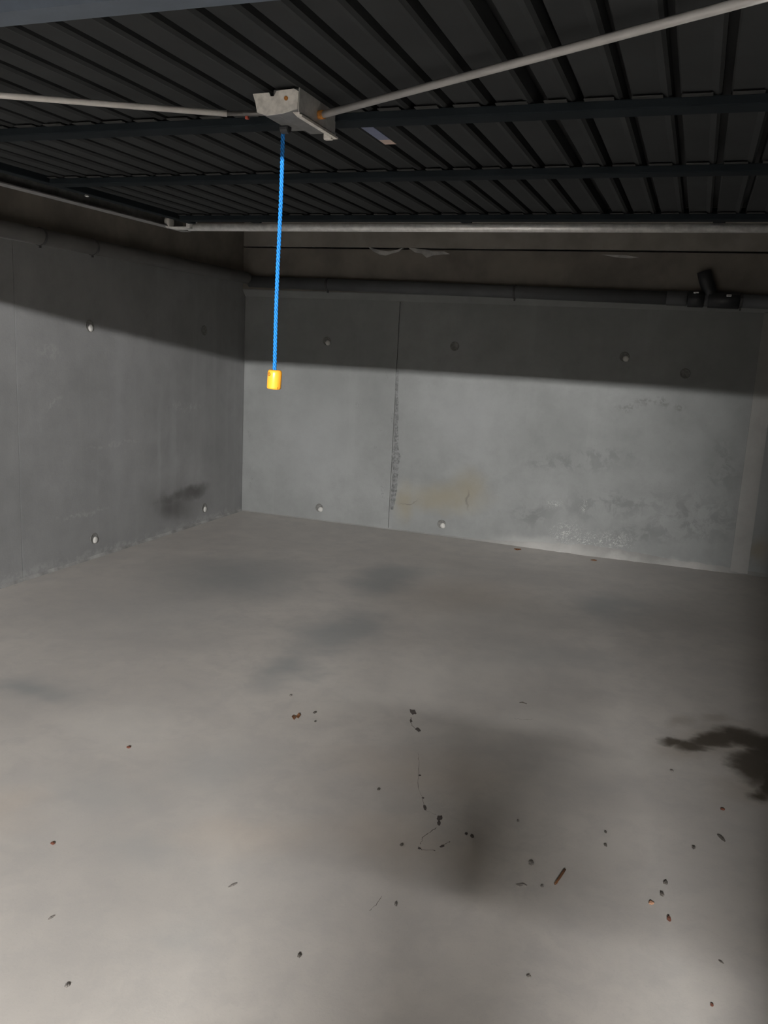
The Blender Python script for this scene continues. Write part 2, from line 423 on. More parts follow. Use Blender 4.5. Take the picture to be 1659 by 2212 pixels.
# grout that filled the joint beside the left panel
bm = NB()
gx = [(858, 800, 3), (857, 850, 3), (857, 885, 4), (856, 930, 4), (855, 965, 6), (856, 985, 9), (854, 1005, 7), (853, 1030, 6), (851, 1060, 6), (848, 1085, 5), (846, 1105, 2)]
L, Rr = [], []
for i in range(len(gx) - 1):
    for k in range(5):
        t = k / 5
        a, b = gx[i], gx[i + 1]
        px = a[0] + (b[0] - a[0]) * t + random.uniform(-0.5, 0.5); py = a[1] + (b[1] - a[1]) * t; hw = a[2] + (b[2] - a[2]) * t
        l = on_back(px - hw * random.uniform(0.9, 1.15), py); r = on_back(px + hw * random.uniform(0.9, 1.15), py); c = on_back(px, py)
        ring = [bm.verts.new((l.x, BACK, l.z)), bm.verts.new((l.x * .7 + r.x * .3, BACK - random.uniform(.002, .006), c.z)),
                bm.verts.new((l.x * .3 + r.x * .7, BACK - random.uniform(.002, .006), c.z)), bm.verts.new((r.x, BACK, r.z))]
        if L:
            for q in range(3): bm.faces.new((L[-1][q], L[-1][q + 1], ring[q + 1], ring[q]))
        L.append(ring)
child('joint_grout', bm, M['grout'], wall_back)

# formwork tie holes: raised disc, recess shade put into its dark colour, plus white filler
def plug(wall, place, px, py, n, r=0.030, filler=True):
    c = place(px, py); n = Vector(n)
    bm = NB()
    lathe(bm, [(r * 1.15, -0.002), (r * 1.12, 0.0025), (r, 0.003), (r * 0.9, 0.0008), (0, 0.0006)], 20, n, c)
    o = child('tie_hole', bm, M['dark_hole'], wall, True)
    if filler:
        off = (Vector((0, 0, -1)) * 0.5 + n.cross(Vector((0, 0, 1))) * (-0.45)) * r * 0.8
        bm = NB()
        lathe(bm, [(r * 0.72, 0.0), (r * 0.66, 0.006), (r * 0.4, 0.011), (0, 0.013)], 14, n, c + off)
        for v in bm.verts: v.co += Vector((random.uniform(-1, 1), random.uniform(-1, 1), random.uniform(-1, 1))) * 0.0015
        f = child('filler', bm, M['white_mortar'], o, True)
for px, py, f in ((193, 704, 1), (441, 714, 0), (203, 1163, 1), (441, 1097, 1)): plug(wall_left, on_left, px, py, (1, 0, 0), 0.034, f)
for px, py, f in ((706, 737, 1), (982, 748, 0), (690, 1097, 1), (954, 1132, 1), (1349, 771, 1), (1480, 807, 0)): plug(wall_back, on_back, px, py, (0, -1, 0), 0.032, f)

# mortar fillets where walls meet floor
def fillet(name, a, b, out, heights, mat, label):
    bm = NB(); a, b, out = Vector(a), Vector(b), Vector(out); n = 120; prev = None
    for i in range(n + 1):
        t = i / n
        p = a.lerp(b, t); h = heights(t) * random.uniform(0.88, 1.1); d = h * random.uniform(0.6, 0.75)
        ring = [bm.verts.new(p + Vector((0, 0, h))), bm.verts.new(p + out * d * 0.55 + Vector((0, 0, h * 0.42))), bm.verts.new(p + out * d + Vector((0, 0, 0.0005)))]
        if prev:
            for q in range(2): bm.faces.new((prev[q], prev[q + 1], ring[q + 1], ring[q]))
        prev = ring
    return tag(mesh_obj(name, bm, mat), label, None, None, 'structure')
fillet('baseboard_left', (LEFT - 0.001, 1.1, 0), (LEFT - 0.001, BACK, 0), (1, 0, 0), lambda t: 0.020, M['foot'], 'thin pale mortar line at the foot of the side wall')
fillet('baseboard_back', (LEFT, BACK + 0.001, 0), (RIGHT, BACK + 0.001, 0), (0, -1, 0),
       lambda t: 0.012 + 0.06 * math.exp(-((t - 0.54) / 0.10) ** 2) + 0.025 * math.exp(-((t - 0.70) / 0.1) ** 2), M['foot_back'], 'rough whitish mortar fillet at the foot of the end wall')

# cracks and chips of the floor slab
def crack(pts, wpx):
    bm = NB(); prev = None
    P = []
    for (a, b) in zip(pts, pts[1:]):
        for k in range(4):
            t = k / 4; P.append((a[0] + (b[0] - a[0]) * t + random.uniform(-1.5, 1.5), a[1] + (b[1] - a[1]) * t + random.uniform(-1.5, 1.5)))
    P.append(pts[-1])
    for i, (px, py) in enumerate(P):
        c = on_floor(px, py)
        q = on_floor(*P[min(i + 1, len(P) - 1)]) - on_floor(*P[max(i - 1, 0)])
        s = Vector((-q.y, q.x, 0)).normalized() * (wpx * 0.00085 * random.uniform(0.4, 1.5))
        r = [bm.verts.new(c + s + Vector((0, 0, .0006))), bm.verts.new(c - s + Vector((0, 0, .0006)))]
        if prev: bm.faces.new((prev[0], prev[1], r[1], r[0]))
        prev = r
    child('crack', bm, M['crack'], floor)
crack([(888, 1549), (887, 1560), (895, 1573), (905, 1582)], 1.2)
crack([(903, 1628), (905, 1650), (904, 1674), (903, 1700), (912, 1722), (917, 1740), (922, 1752), (942, 1760)], 0.5)
crack([(942, 1788), (930, 1799), (914, 1808), (908, 1824)], 1.1)
crack([(903, 1831), (915, 1837), (940, 1838)], 1.6)
crack([(950, 1830), (962, 1824), (972, 1818)], 1.4)
crack([(826, 1937), (812, 1955), (798, 1968)], 0.7)
crack([(1110, 1552), (1130, 1555), (1150, 1553)], 0.6)
def chip(px, py, dx, dy, rot=0.0, mat='chip'):
    bm = NB(); vs = []; n = 14
    for k in range(n):
        a = 2 * math.pi * k / n; r = random.uniform(0.7, 1.15)
        x, y = dx * r * math.cos(a), dy * r * math.sin(a)
        c = on_floor(px + x * math.cos(rot) - y * math.sin(rot), py + x * math.sin(rot) + y * math.cos(rot))
        vs.append(bm.verts.new((c.x, c.y, 0.0007)))
    bm.faces.new(vs)
    child('chip', bm, M[mat], floor)
for a in ((892, 1538, 9, 6, .4), (903, 1576, 7, 4, .5), (888, 1557, 2.5, 4, -.4), (918, 1745, 3, 7, -.3), (949, 1767, 6, 7, .6), (948, 1778, 4, 6, .2),
          (907, 1675, 3, 2, 0), (914, 1724, 3, 2, 0), (906, 1833, 4, 2.5, 0), (955, 1828, 6, 3, -.3)): chip(*a)

# ------------------------------------------------------------------ the raised door
ZS, ZB = 1.980, 1.957         # underside of sheet, underside of beams
DX0, DX1, DY0, DY1 = -2.05, 0.31, 1.105, 3.165
door = empty('garage_door', (-0.87, 2.13, ZB), label='anthracite ribbed steel up-and-over garage door swung open overhead', cat='garage door', kind='thing')
bm = NB(); box(bm, (DX0 + 0.005, DY0 + 0.01, 2.013), (DX1 - 0.005, DY1 - 0.01, 2.022)); child('outer_skin', bm, M['skin'], door)
grooves = [0.250, 0.164, 0.078, -0.008, -0.094, -0.181, -0.268, -0.343, -0.437, -0.522, -0.602, -0.681, -0.757, -0.838, -0.927, -1.015, -1.098, -1.183, -1.270, -1.355, -1.440,
           -1.525, -1.610, -1.695, -1.780, -1.865, -1.950]
edges = [DX1 - 0.035] + grooves + [DX0 + 0.035]
for i in range(len(edges) - 1):
    xr, xl = edges[i], edges[i + 1]
    g0 = 0.014 if abs(xr + 0.343) < 1e-3 else 0.0075
    g1 = 0.014 if abs(xl + 0.343) < 1e-3 else 0.0075
    a, b = xl + g1, xr - g0
    prof = [(a, 2.010), (a, ZS + 0.004), (a + 0.003, ZS), (b - 0.018, ZS), (b - 0.006, ZS - 0.004), (b, ZS + 0.001), (b, 2.010)]
    bm = NB(); prism(bm, prof, DY0 + 0.05, DY1 - 0.012, lambda x, z, e: (x, e, z))
    child('panel', bm, M['door'], door)
for y1 in (1.79, 2.36, 3.09):
    bm = NB()
    box(bm, (DX0 + 0.04, y1 - 0.055, ZB), (DX1 - 0.04, y1, ZS - 0.0045), 0.003)
    bo = child('beam', bm, M['beam'], door)
    for xr, xl in zip(edges, edges[1:]):
        bm = NB(); box(bm, (xl + 0.010, y1 - 0.070, ZS - 0.0065), (xr - 0.022, y1 - 0.0555, ZS - 0.0045))
        child('flange', bm, M['clip'], bo)
for x0, x1 in ((DX0, DX0 + 0.036), (DX1 - 0.036, DX1)):
    bm = NB(); box(bm, (x0, DY0 + 0.05, ZB + 0.004), (x1, DY1, 2.012), 0.003); child('stile', bm, M['beam'], door)
bm = NB(); box(bm, (DX0 + 0.037, DY1 - 0.011, ZS - 0.012), (DX1 - 0.037, DY1, 2.0125), 0.002); child('top_rail', bm, M['beam'], door)
bm = NB(); prism(bm, [(DY0, 1.966), (DY0 + 0.05, 1.966), (DY0 + 0.05, 2.012), (DY0 + 0.012, 2.012), (DY0 - 0.01, 2.03), (DY0 - 0.016, 2.022)], DX0, DX1, lambda a, b, e: (e, a, b))
child('bottom_rail', bm, M['edge'], door)
bm = NB(); tube(bm, [(DX0 - 0.02, 3.2, 1.953), (DX1 + 0.02, 3.2, 1.953)], 0.0155, 16)
tr = child('torsion_bar', bm, M['galv'], door, True)
tag(tr, 'round galvanised bar along the far edge')
for x in (DX0 + 0.3, -0.87, DX1 - 0.3):
    bm = NB(); box(bm, (x - 0.02, 3.15, 1.97), (x + 0.02, 3.205, 1.985), 0.002); child('bar_holder', bm, M['beam'], door)
# locking rods in a V to both bottom corners
def rod(name, a, b, r, mat, label=None, seg=10):
    bm = NB(); tube(bm, [a, b], r, seg); o = child(name, bm, M[mat], door, True)
    if label: o['label'] = label
    return o
rod('locking_rod', (-2.04, 1.075, 1.948), (-0.955, 1.612, 1.949), 0.0062, 'white_rod', 'white sleeved rod running to the left corner')
rod('rod_end', (-0.957, 1.611, 1.949), (-0.845, 1.63, 1.950), 0.0048, 'bare_rod')
rod('locking_rod', (0.30, 1.085, 1.948), (-0.760, 1.650, 1.949), 0.0068, 'grey_rod', 'grey sleeved rod running to the right corner')
rod('rod_end', (-0.756, 1.6487, 1.949), (-0.775, 1.655, 1.950), 0.0085, 'rust', 'rusty rod end')
bm = NB(); box(bm, (-0.919, 1.620, 1.9395), (-0.912, 1.628, 1.9455), 0.002); child('clip', bm, M['red'], door)

# latch mechanism, bolted under the first beam
LX0, LX1 = -0.868, -0.772
lt = bpy.data.objects.new('latch', None); C.objects.link(lt); lt.parent = door; lt.location = Vector((-0.82, 1.65, 1.95)) - door.location
lt['label'] = 'pale metal latch mechanism with rust spots'
# front plate with a notch in its upper edge
bm = NB()
prof = [(LX0 + 0.010, 1.934), (LX0 + 0.030, 1.928), (LX0 + 0.062, 1.930), (LX1, 1.938), (LX1 + 0.002, 1.968), (LX1 - 0.008, 1.9735), (LX1 - 0.045, 1.971), (LX1 - 0.050, 1.962), (LX1 - 0.058, 1.962),
        (LX1 - 0.061, 1.969), (LX0, 1.968), (LX0 + 0.006, 1.952)]
prism(bm, prof, 1.560, 1.5635, lambda a, b, e: (a, e, b)); child('face_plate', bm, M['latch'], lt)
bm = NB(); lathe(bm, [(0.0042, 0), (0.0038, 0.0016), (0, 0.0018)], 12, (0, -1, 0), (LX1 - 0.024, 1.560, 1.957)); child('rivet', bm, M['rust'], lt)
# case running back to the beam, open lip below
bm = NB()
box(bm, (-0.826, 1.564, 1.934), (-0.772, 1.735, 1.975), 0.003); child('case', bm, M['case'], lt)
bm = NB(); box(bm, (-0.7718, 1.564, 1.9335), (-0.7700, 1.737, 1.976)); child('side_plate', bm, M['latch_dark'], lt)
bm = NB()
prism(bm, [(-0.786, 1.934), (-0.776, 1.925), (-0.766, 1.925), (-0.766, 1.929), (-0.7715, 1.930), (-0.7715, 1.936)], 1.570, 1.745, lambda a, b, e: (a, e, b)); child('lip', bm, M['latch'], lt)
bm = NB(); box(bm, (-0.792, 1.726, 1.921), (-0.774, 1.740, 1.935), 0.003); child('tab', bm, M['latch'], lt)
bm = NB(); lathe(bm, [(0.008, -0.010), (0.011, -0.008), (0.011, 0.008), (0.008, 0.010)], 16, (1, 0, 0), (-0.862, 1.69, 1.937)); child('cord_shade_blob', bm, M['rubber'], lt)  # small dark drum added for the blob of shade above the cord
bm = NB(); box(bm, (-0.868, 1.60, 1.94), (-0.826, 1.73, 1.9745), 0.003); child('back_plate', bm, M['case'], lt)
# reflected light on the sheet, put in as a coloured strip in one rib bay
bm = NB(); prism(bm, [(0, 0), (0.030, 0), (0.030, 0.0012), (0, 0.0012)], 1.82, 1.985, lambda a, b, e: (-0.758 + 0.010 + a - 0.02, e, ZS - 0.0014 + b)); child('glint_strip', bm, M['glint_strip'], door)
bm = NB(); prism(bm, [(0, 0), (0.030, 0), (0.030, 0.0012), (0, 0.0012)], 1.985, 2.03, lambda a, b, e: (-0.758 + 0.010 + a - 0.02, e, ZS - 0.0014 + b)); child('glint_strip', bm, M['glint_strip_end'], door)
# roller at the far left corner and a bright bolt on the stile
bm = NB(); lathe(bm, [(0.020, -0.011), (0.024, -0.008), (0.021, 0), (0.024, 0.008), (0.020, 0.011)], 18, (1, 0, 0), (-2.168, 3.20, 1.973)); child('roller', bm, M['white_rod'], door, True)
bm = NB(); box(bm, (-2.15, 3.17, 1.945), (-2.045, 3.225, 1.952), 0.002); box(bm, (-2.062, 3.165, 1.945), (-2.045, 3.225, 1.985), 0.002)
child('roller_bracket', bm, M['galv'], door)
bm = NB(); lathe(bm, [(0.0075, 0), (0.0075, 0.004), (0.005, 0.006), (0, 0.0065)], 6, (0, 0, -1), (-2.074 + 0.04, 2.515, ZB + 0.004)); child('bolt', bm, M['steel'], door)

# ------------------------------------------------------------------ guide rails
def guide_rail(x, s, label, y0=1.07):
    r = empty('guide_rail', (x, 2.2, 1.955), label=label, cat='rail')
    prof = [(-0.025, 1.9625), (-0.025, 1.955), (0.022, 1.955), (0.022, 1.9585), (-0.0205, 1.9585), (-0.0205, 2.004), (0.022, 2.004), (0.022, 2.0075), (-0.025, 2.0075)]
    bm = NB(); prism(bm, [(x + s * a, b) for a, b in prof], y0, 3.36, lambda a, b, e: (a, e, b)); child('channel', bm, M['rail'], r)
    for y in (1.5, 3.28):
        bm = NB(); box(bm, (x - s * 0.034 - 0.004, y - 0.018, 1.985), (x - s * 0.034 + 0.008, y + 0.018, CEIL), 0.001); child('hanger', bm, M['rail'], r)
    return r
guide_rail(-2.185, 1, 'steel guide rail beside the raised door, above the side wall')
guide_rail(0.445, -1, 'steel guide rail on the far side of the raised door', 1.225)

# ------------------------------------------------------------------ pull cord
cx, cy = -0.884, 1.722
zt, zk = 1.935, 1.437
kx = cx - 0.006
cord = empty('pull_cord', (kx, cy, 1.395), label='blue twisted pull cord with orange knob hanging from the door latch', cat='pull cord')
for s in range(3):
    pts = []
    n = 190
    for i in range(n + 1):
        t = i / n; z = zt + (zk - zt) * t; a = 2 * math.pi * (t * (zt - zk) / 0.026) + s * 2 * math.pi / 3
        x = cx + (kx - cx) * t + 0.0010 * math.sin(t * 7)
        pts.append((x + 0.0027 * math.cos(a), cy + 0.0027 * math.sin(a), z))
    bm = NB(); tube(bm, pts, 0.0021, 6); child('strand', bm, M['cord'], cord, True)
bm = NB()
kz = 1.3955
lathe(bm, [(0, kz), (0.0130, kz), (0.0150, kz + 0.0012), (0.0160, kz + 0.004), (0.0160, kz + 0.036), (0.0150, kz + 0.040), (0.0128, kz + 0.0425), (0.004, kz + 0.0428), (0.0035, kz + 0.038), (0, kz + 0.038)], 40, None, (kx, cy, 0))
ko = child('knob', bm, M['knob'], cord, True)
# leans a little like the real one
ko.rotation_euler = (0, math.radians(2.5), 0)
ax = (Vector((0, 0, 1.5)) - Vector((kx, cy, 1.42))); ax.z = 0; ax.normalize()
side = Vector((-ax.y, ax.x, 0))
d1 = (ax * 0.62 - side * 0.78).normalized(); d2 = (ax * 0.86 + side * 0.5).normalized()
for d, h, r in ((d1, kz + 0.033, 0.0042), (d2, kz + 0.004, 0.0017)):  # dark flush discs: shade inside the knob's holes put into colour
    bm = NB(); lathe(bm, [(r, -0.004), (r, 0.0003), (r * 0.8, 0.0004), (0, -0.0002)], 14, d, Vector((kx, cy, h)) + d * 0.0158)
    o = child('hole', bm, M['knob_hole_shade'], cord); o.parent = ko; o.location = (0, 0, 0)

# ------------------------------------------------------------------ drain pipes under the ceiling
PR = 0.047
pb0, pb1 = Vector((LEFT + 0.10, BACK - 0.112, 1.985)), Vector((RIGHT - 0.02, BACK - 0.112, 1.917))
def pipe_at(x): return pb0.lerp(pb1, (x - pb0.x) / (pb1.x - pb0.x))
pipe = empty('drain_pipe', pb0, label='dark grey drain pipe clamped along the end wall', cat='pipe')
bm = NB(); tube(bm, [pb0, pipe_at(-0.15)], PR, 24); child('pipe_run', bm, M['pipe'], pipe, True)
bm = NB(); tube(bm, [pipe_at(-0.12), pb1], PR, 24); child('pipe_run', bm, M['pipe'], pipe, True)
def sleeve(x0, x1, r, mat, name):
    a, b = pipe_at(x0), pipe_at(x1); t = (b - a)
    bm = NB(); lathe(bm, [(PR, 0), (r, 0.004), (r, t.length - 0.004), (PR, t.length)], 24, t, a); return child(name, bm, M[mat], pipe, True)
def xb(px, py): return on(px, py, 1, BACK - 0.15).x
sleeve(xb(1440, 640), xb(1485, 640), PR + 0.004, 'pipe', 'coupling')
sleeve(xb(1486, 640), xb(1522, 640), PR + 0.009, 'rubber', 'coupling')
sleeve(xb(1530, 640), xb(1600, 640), PR + 0.010, 'rubber', 'coupling')
xa, xc = xb(1540, 620), xb(1540, 590)
p0 = pipe_at(xa); bm = NB(); tube(bm, [p0, p0 + Vector((-0.02, 0, 0.06)), p0 + Vector((-0.05, 0.0, 0.13)), p0 + Vector((-0.07, 0.0, 0.19))], [PR, PR, PR * 1.02, PR * 1.02], 20)
child('branch', bm, M['rubber'], pipe, True)
for px, py, a, h in ((1575, 638, 0.017, 0.008), (1504, 632, 0.018, 0.005)):
    p = on(px, py, 1, BACK - 0.112 - PR - 0.012); bm = NB(); box(bm, (p.x - a, p.y - 0.004, p.z - h), (p.x + a, p.y + 0.012, p.z + h), 0.002); child('band', bm, M['steel'], pipe)
p = on(1498, 653, 1, BACK - 0.112 - PR); bm = NB(); lathe(bm, [(0.008, 0), (0.008, 0.008), (0.005, 0.011), (0, 0.0115)], 8, (0, -1, -0.3), p + Vector((0, 0.012, 0))); child('screw', bm, M['steel'], pipe)
for px in (703, 1110, 1604):
    x = xb(px, 630); c = pipe_at(x)
    bm = NB(); lathe(bm, [(PR, -0.009), (PR + 0.004, -0.008), (PR + 0.004, 0.008), (PR, 0.009)], 24, (1, 0, 0), c)
    box(bm, (x - 0.006, BACK - 0.1126, c.z + PR), (x + 0.006, BACK - 0.06, c.z + PR + 0.006)); box(bm, (x - 0.005, BACK - 0.1125, c.z - PR - 0.018), (x + 0.005, BACK - 0.095, c.z - PR))
    box(bm, (x - 0.005, BACK - 0.112, c.z - 0.006), (x + 0.005, BACK - 0.048, c.z + 0.006))
    child('clamp', bm, M['clamp'], pipe)
pl = empty('drain_pipe', (LEFT + 0.085, 1.15, 1.99), label='dusty drain pipe clamped along the side wall under the guide rail', cat='pipe')
a, b = Vector((LEFT + 0.085, 1.1, 2.035)), Vector((LEFT + 0.085, BACK - 0.215, 2.012))
bm = NB(); tube(bm, [a, b, b + Vector((0.003, 0.04, 0)), b + Vector((0.012, 0.068, -.006))], PR, 24); child('pipe_run', bm, M['pipe_left'], pl, True)
for px, py in ((100, 512), (213, 550)):
    y = on(px, py, 0, LEFT + 0.13).y; t = (y - a.y) / (b.y - a.y); c = a.lerp(b, t)
    bm = NB(); lathe(bm, [(PR, -0.009), (PR + 0.004, -0.008), (PR + 0.004, 0.008), (PR, 0.009)], 24, (0, 1, 0), c)
    box(bm, (LEFT - 0.001, y - 0.005, c.z - 0.006), (LEFT + 0.085, y + 0.005, c.z + 0.006)); box(bm, (LEFT + 0.08, y - 0.005, c.z - PR - 0.016), (LEFT + 0.09, y + 0.005, c.z - PR))
    child('clamp', bm, M['clamp'], pl)

# ------------------------------------------------------------------ things lying on the floor
def lump(name, px, py, dx, dy, h, mat, label, cat, rot=0.0):
    """an irregular crumb with its own height; dx, dy half sizes in px of the photograph"""
    c = on_floor(px, py)
    s = (c - CAM).length / F_PX
    gr = abs((c - CAM).normalized().z)
    rx, ry = dx * s * 0.85, dy * s / gr * 0.8
    bm = NB()
    bmesh.ops.create_icosphere(bm, subdivisions=2, radius=1.0)
    ph = random.uniform(0, 6)
    for v in bm.verts:
        k = 1 + 0.28 * math.sin(5 * v.co.x + ph) * math.cos(4 * v.co.y + 2 * ph) + random.uniform(-0.12, 0.12)
        v.co = Vector((v.co.x * rx * k, v.co.y * ry * k, max(v.co.z, -0.35) * h * k * 0.7))
    lo = min(v.co.z for v in bm.verts)
    ca, sa = math.cos(rot + YAW), math.sin(rot + YAW)
    for v in bm.verts:
        x, y = v.co.x, v.co.y
        v.co = Vector((x * ca - y * sa, x * sa + y * ca, v.co.z - lo))
    o = mesh_obj(name, bm, M[mat], None, False)
    o.location = (c.x, c.y, 0.0)
    return tag(o, label, cat)

def sliver(name, pts, wpx, h, mat, label, cat):
    P = [on_floor(*p) for p in pts]
    c = P[len(P) // 2].copy()
    bm = NB(); n = len(P); prev = None
    for i, p in enumerate(P):
        q = P[min(i + 1, n - 1)] - P[max(i - 1, 0)]
        wd = wpx * (p - CAM).length / F_PX * (0.45 if i in (0, n - 1) else 1.0)
        s = Vector((-q.y, q.x, 0)).normalized() * wd
        top = h * (0.5 if i in (0, n - 1) else 1.0)
        r = [bm.verts.new(p - c + s), bm.verts.new(p - c + s * 0.5 + Vector((0, 0, top))), bm.verts.new(p - c - s * 0.5 + Vector((0, 0, top * 0.9))), bm.verts.new(p - c - s)]
        if prev:
            for k in range(4): bm.faces.new((prev[k], prev[(k + 1) % 4], r[(k + 1) % 4], r[k]))
        else: bm.faces.new(r[::-1])
        prev = r
    bm.faces.new(prev)
    o = mesh_obj(name, bm, M[mat])
    o.location = c
    return tag(o, label, cat)

# the rusty stick
a, b = on_floor(1199, 1912), on_floor(1220, 1881)
bm = NB(); n = 8
tube(bm, [a.lerp(b, i / n) + Vector((random.uniform(-.0006, .0006), random.uniform(-.0006, .0006), 0.0037)) for i in range(n + 1)], [0.0034] + [0.0037] * (n - 1) + [0.0033], 8)
st = rebase(mesh_obj('stick', bm, M['stick'], None, True), (a.x, a.y, 0.0)); tag(st, 'short straight rusty brown stick lying on the open floor', 'stick')
# the dry leaf: thin curled sheet
pts = [(630, 1553), (633, 1547), (639, 1549), (645, 1545), (649, 1547), (645, 1552), (639, 1553), (635, 1557)]
bm = NB(); c = on_floor(639, 1551); top = []; bot = []
for k, p in enumerate(pts):
    q = on_floor(*p) - c; hh = 0.001 + (0.009 if k % 3 == 0 else 0.004 if k % 3 == 1 else 0.0)
    top.append(bm.verts.new((q.x, q.y, hh + 0.0012))); bot.append(bm.verts.new((q.x, q.y, hh - 0.001)))
bm.faces.new(top); bm.faces.new(bot[::-1])
for k in range(len(pts)): bm.faces.new((top[k], bot[k], bot[(k + 1) % len(pts)], top[(k + 1) % len(pts)]))
lf = mesh_obj('leaf', bm, M['leaf']); lf.location = (c.x, c.y, 0); tag(lf, 'curled reddish brown dry leaf left of the chipped floor crack', 'leaf')

lump('crumb', 278, 1615, 5, 2.4, 0.006, 'brown', 'dark brown crumb alone on the floor, left of the dry leaf', 'crumb', 0.5)
lump('crumb', 114, 1823, 4, 3, 0.006, 'brown', 'small brown crumb near the left edge of the floor', 'crumb', 0.6)
sliver('wood_chip', [(104, 1987), (110, 1983), (118, 1978)], 2.6, 0.004, 'grey_crumb', 'slanted grey wood chip in the lower left of the floor', 'chip')
sliver('wood_chip', [(493, 1917), (502, 1913), (512, 1908)], 2.6, 0.004, 'grey_crumb', 'slanted brownish wood chip midway along the lower floor', 'chip')
lump('crumb', 646, 2066, 4.5, 3.6, 0.007, 'crumb', 'dark crumb in the photographed foreground, low and left of centre', 'crumb')
lump('pebble', 145, 2130, 5, 4.5, 0.006, 'grey_crumb', 'greyish pebble in the bottom left of the floor', 'pebble')
lump('crumb', 818, 1706, 3.5, 2.6, 0.006, 'crumb', 'lone dark crumb just left of the thin floor crack', 'crumb')
lump('crumb', 867, 1826, 4, 2.6, 0.006, 'crumb', 'dark crumb left of where the floor crack curls back', 'crumb', -0.5)
lump('crumb', 1007, 1802, 3.5, 2.5, 0.006, 'crumb', 'smaller crumb of the pair right of the cracked floor', 'crumb')
lump('crumb', 1020, 1808, 4, 3.6, 0.008, 'crumb', 'larger crumb of the pair right of the cracked floor', 'crumb')
lump('crumb', 680, 1540, 3.2, 2.6, 0.007, 'crumb', 'tiny dark crumb right of and above the dry leaf', 'crumb', -0.5)
lump('crumb', 681, 1559, 2.6, 1.6, 0.005, 'crumb', 'tiny dark crumb right of and below the dry leaf', 'crumb')
lump('crumb', 628, 1503, 3.0, 2.0, 0.006, 'grey_crumb', 'tiny grey crumb further back than the dry leaf', 'crumb')
sliver('splinter', [(1122, 1518), (1129, 1518), (1138, 1521)], 1.6, 0.004, 'crumb', 'dark splinter on the pale floor behind the paired crumbs', 'splinter')
lump('crumb', 1119, 1774, 3.2, 2.6, 0.006, 'grey_crumb', 'grey crumb between the paired crumbs and the oil stain', 'crumb')
lump('crumb', 1308, 1798, 3.0, 2.4, 0.005, 'crumb', 'upper of two crumbs in line right of the stick', 'crumb')
lump('crumb', 1308, 1827, 3.6, 2.6, 0.006, 'crumb', 'lower of two crumbs in line right of the stick', 'crumb')
lump('pebble', 1147, 1866, 6, 4.6, 0.010, 'grey_crumb', 'grey brown pebble just above and left of the stick', 'pebble', -0.4)
sliver('wood_chip', [(1114, 1911), (1122, 1913), (1130, 1911), (1138, 1914)], 2.6, 0.004, 'grey_crumb', 'curved grey wood chip left of the stick', 'chip')
lump('crumb', 1171, 1915, 4, 2.4, 0.005, 'grey_crumb', 'flat grey crumb between the curved wood chip and the stick', 'crumb')
lump('crumb', 1498, 1832, 4, 3, 0.007, 'crumb', 'dark crumb on the floor left of the pointed seed husk', 'crumb', -0.4)
sliver('husk', [(1550, 1803), (1556, 1808), (1562, 1814), (1566, 1818)], 3.2, 0.006, 'crumb', 'pointed grey seed husk near the right edge of the floor', 'husk')
lump('crumb', 1561, 1749, 5, 2.2, 0.006, 'brown', 'reddish brown crumb below the oil stain', 'crumb')
lump('crumb', 1451, 1666, 4, 2.2, 0.006, 'grey_crumb', 'small grey crumb below the tip of the oil stain', 'crumb')
lump('pebble', 1438, 1908, 4.5, 3.6, 0.008, 'crumb', 'topmost pebble of the small cluster right of the stick', 'pebble', -0.5)
lump('pebble', 1430, 1934, 4.5, 3.6, 0.008, 'crumb', 'middle dark pebble of the small cluster right of the stick', 'pebble')
lump('crumb', 1407, 1951, 6, 3.6, 0.006, 'pink', 'pale brick orange crumb beside the cluster of pebbles', 'crumb')
lump('pebble', 1445, 1987, 4.5, 4.2, 0.009, 'brown', 'reddish pebble, lowest of the small cluster right of the stick', 'pebble')
lump('crumb', 855, 1953, 3.4, 6, 0.004, 'grey_crumb', 'faint upright grey crumb left of the curved wood chip', 'crumb')
sliver('splinter', [(1552, 2074), (1557, 2078), (1563, 2082)], 1.5, 0.003, 'crumb', 'thin dark splinter in the lower right of the floor', 'splinter')
lump('crumb', 1142, 2109, 5, 3, 0.004, 'grey_crumb', 'flat grey crumb in the foreground, below the stick', 'crumb')
lump('crumb', 1538, 2172, 3.4, 3, 0.005, 'brown', 'small brown crumb at the bottom right, below the thin splinter', 'crumb')
sliver('husk', [(1111, 1186), (1117, 1188), (1125, 1187)], 2.8, 0.012, 'leaf', 'dark dead leaf scrap at the foot of the end wall', 'leaf')
sliver('husk', [(1276, 1210), (1283, 1211), (1289, 1211)], 2.2, 0.010, 'leaf', 'second dark leaf scrap at the end wall, further right', 'leaf')

# ------------------------------------------------------------------ the lamp that lights the bay, on the aisle ceiling outside
lamp = empty('ceiling_lamp', (LAMP_AT.x, LAMP_AT.y, CEIL), label='white batten fluorescent lamp on the aisle ceiling outside the bay', cat='lamp')
TL = 0.62
bm = NB(); box(bm, (LAMP_AT.x - TL - 0.03, LAMP_AT.y - 0.045, LAMP_AT.z + 0.03), (LAMP_AT.x + TL + 0.03, LAMP_AT.y + 0.045, CEIL), 0.005); child('housing', bm, M['lamp_white'], lamp)
nt = NT('lamp_tube'); nt.b.inputs['Base Color'].default_value = (0.9, 0.9, 0.9, 1)
nt.b.inputs['Emission Color'].default_value = (1.0, 0.985, 0.965, 1); nt.b.inputs['Emission Strength'].default_value = LAMP_POWER
bm = NB(); tube(bm, [LAMP_AT - Vector((TL, 0, 0)), LAMP_AT + Vector((TL, 0, 0))], 0.024, 12); child('tube', bm, nt.m, lamp, True)
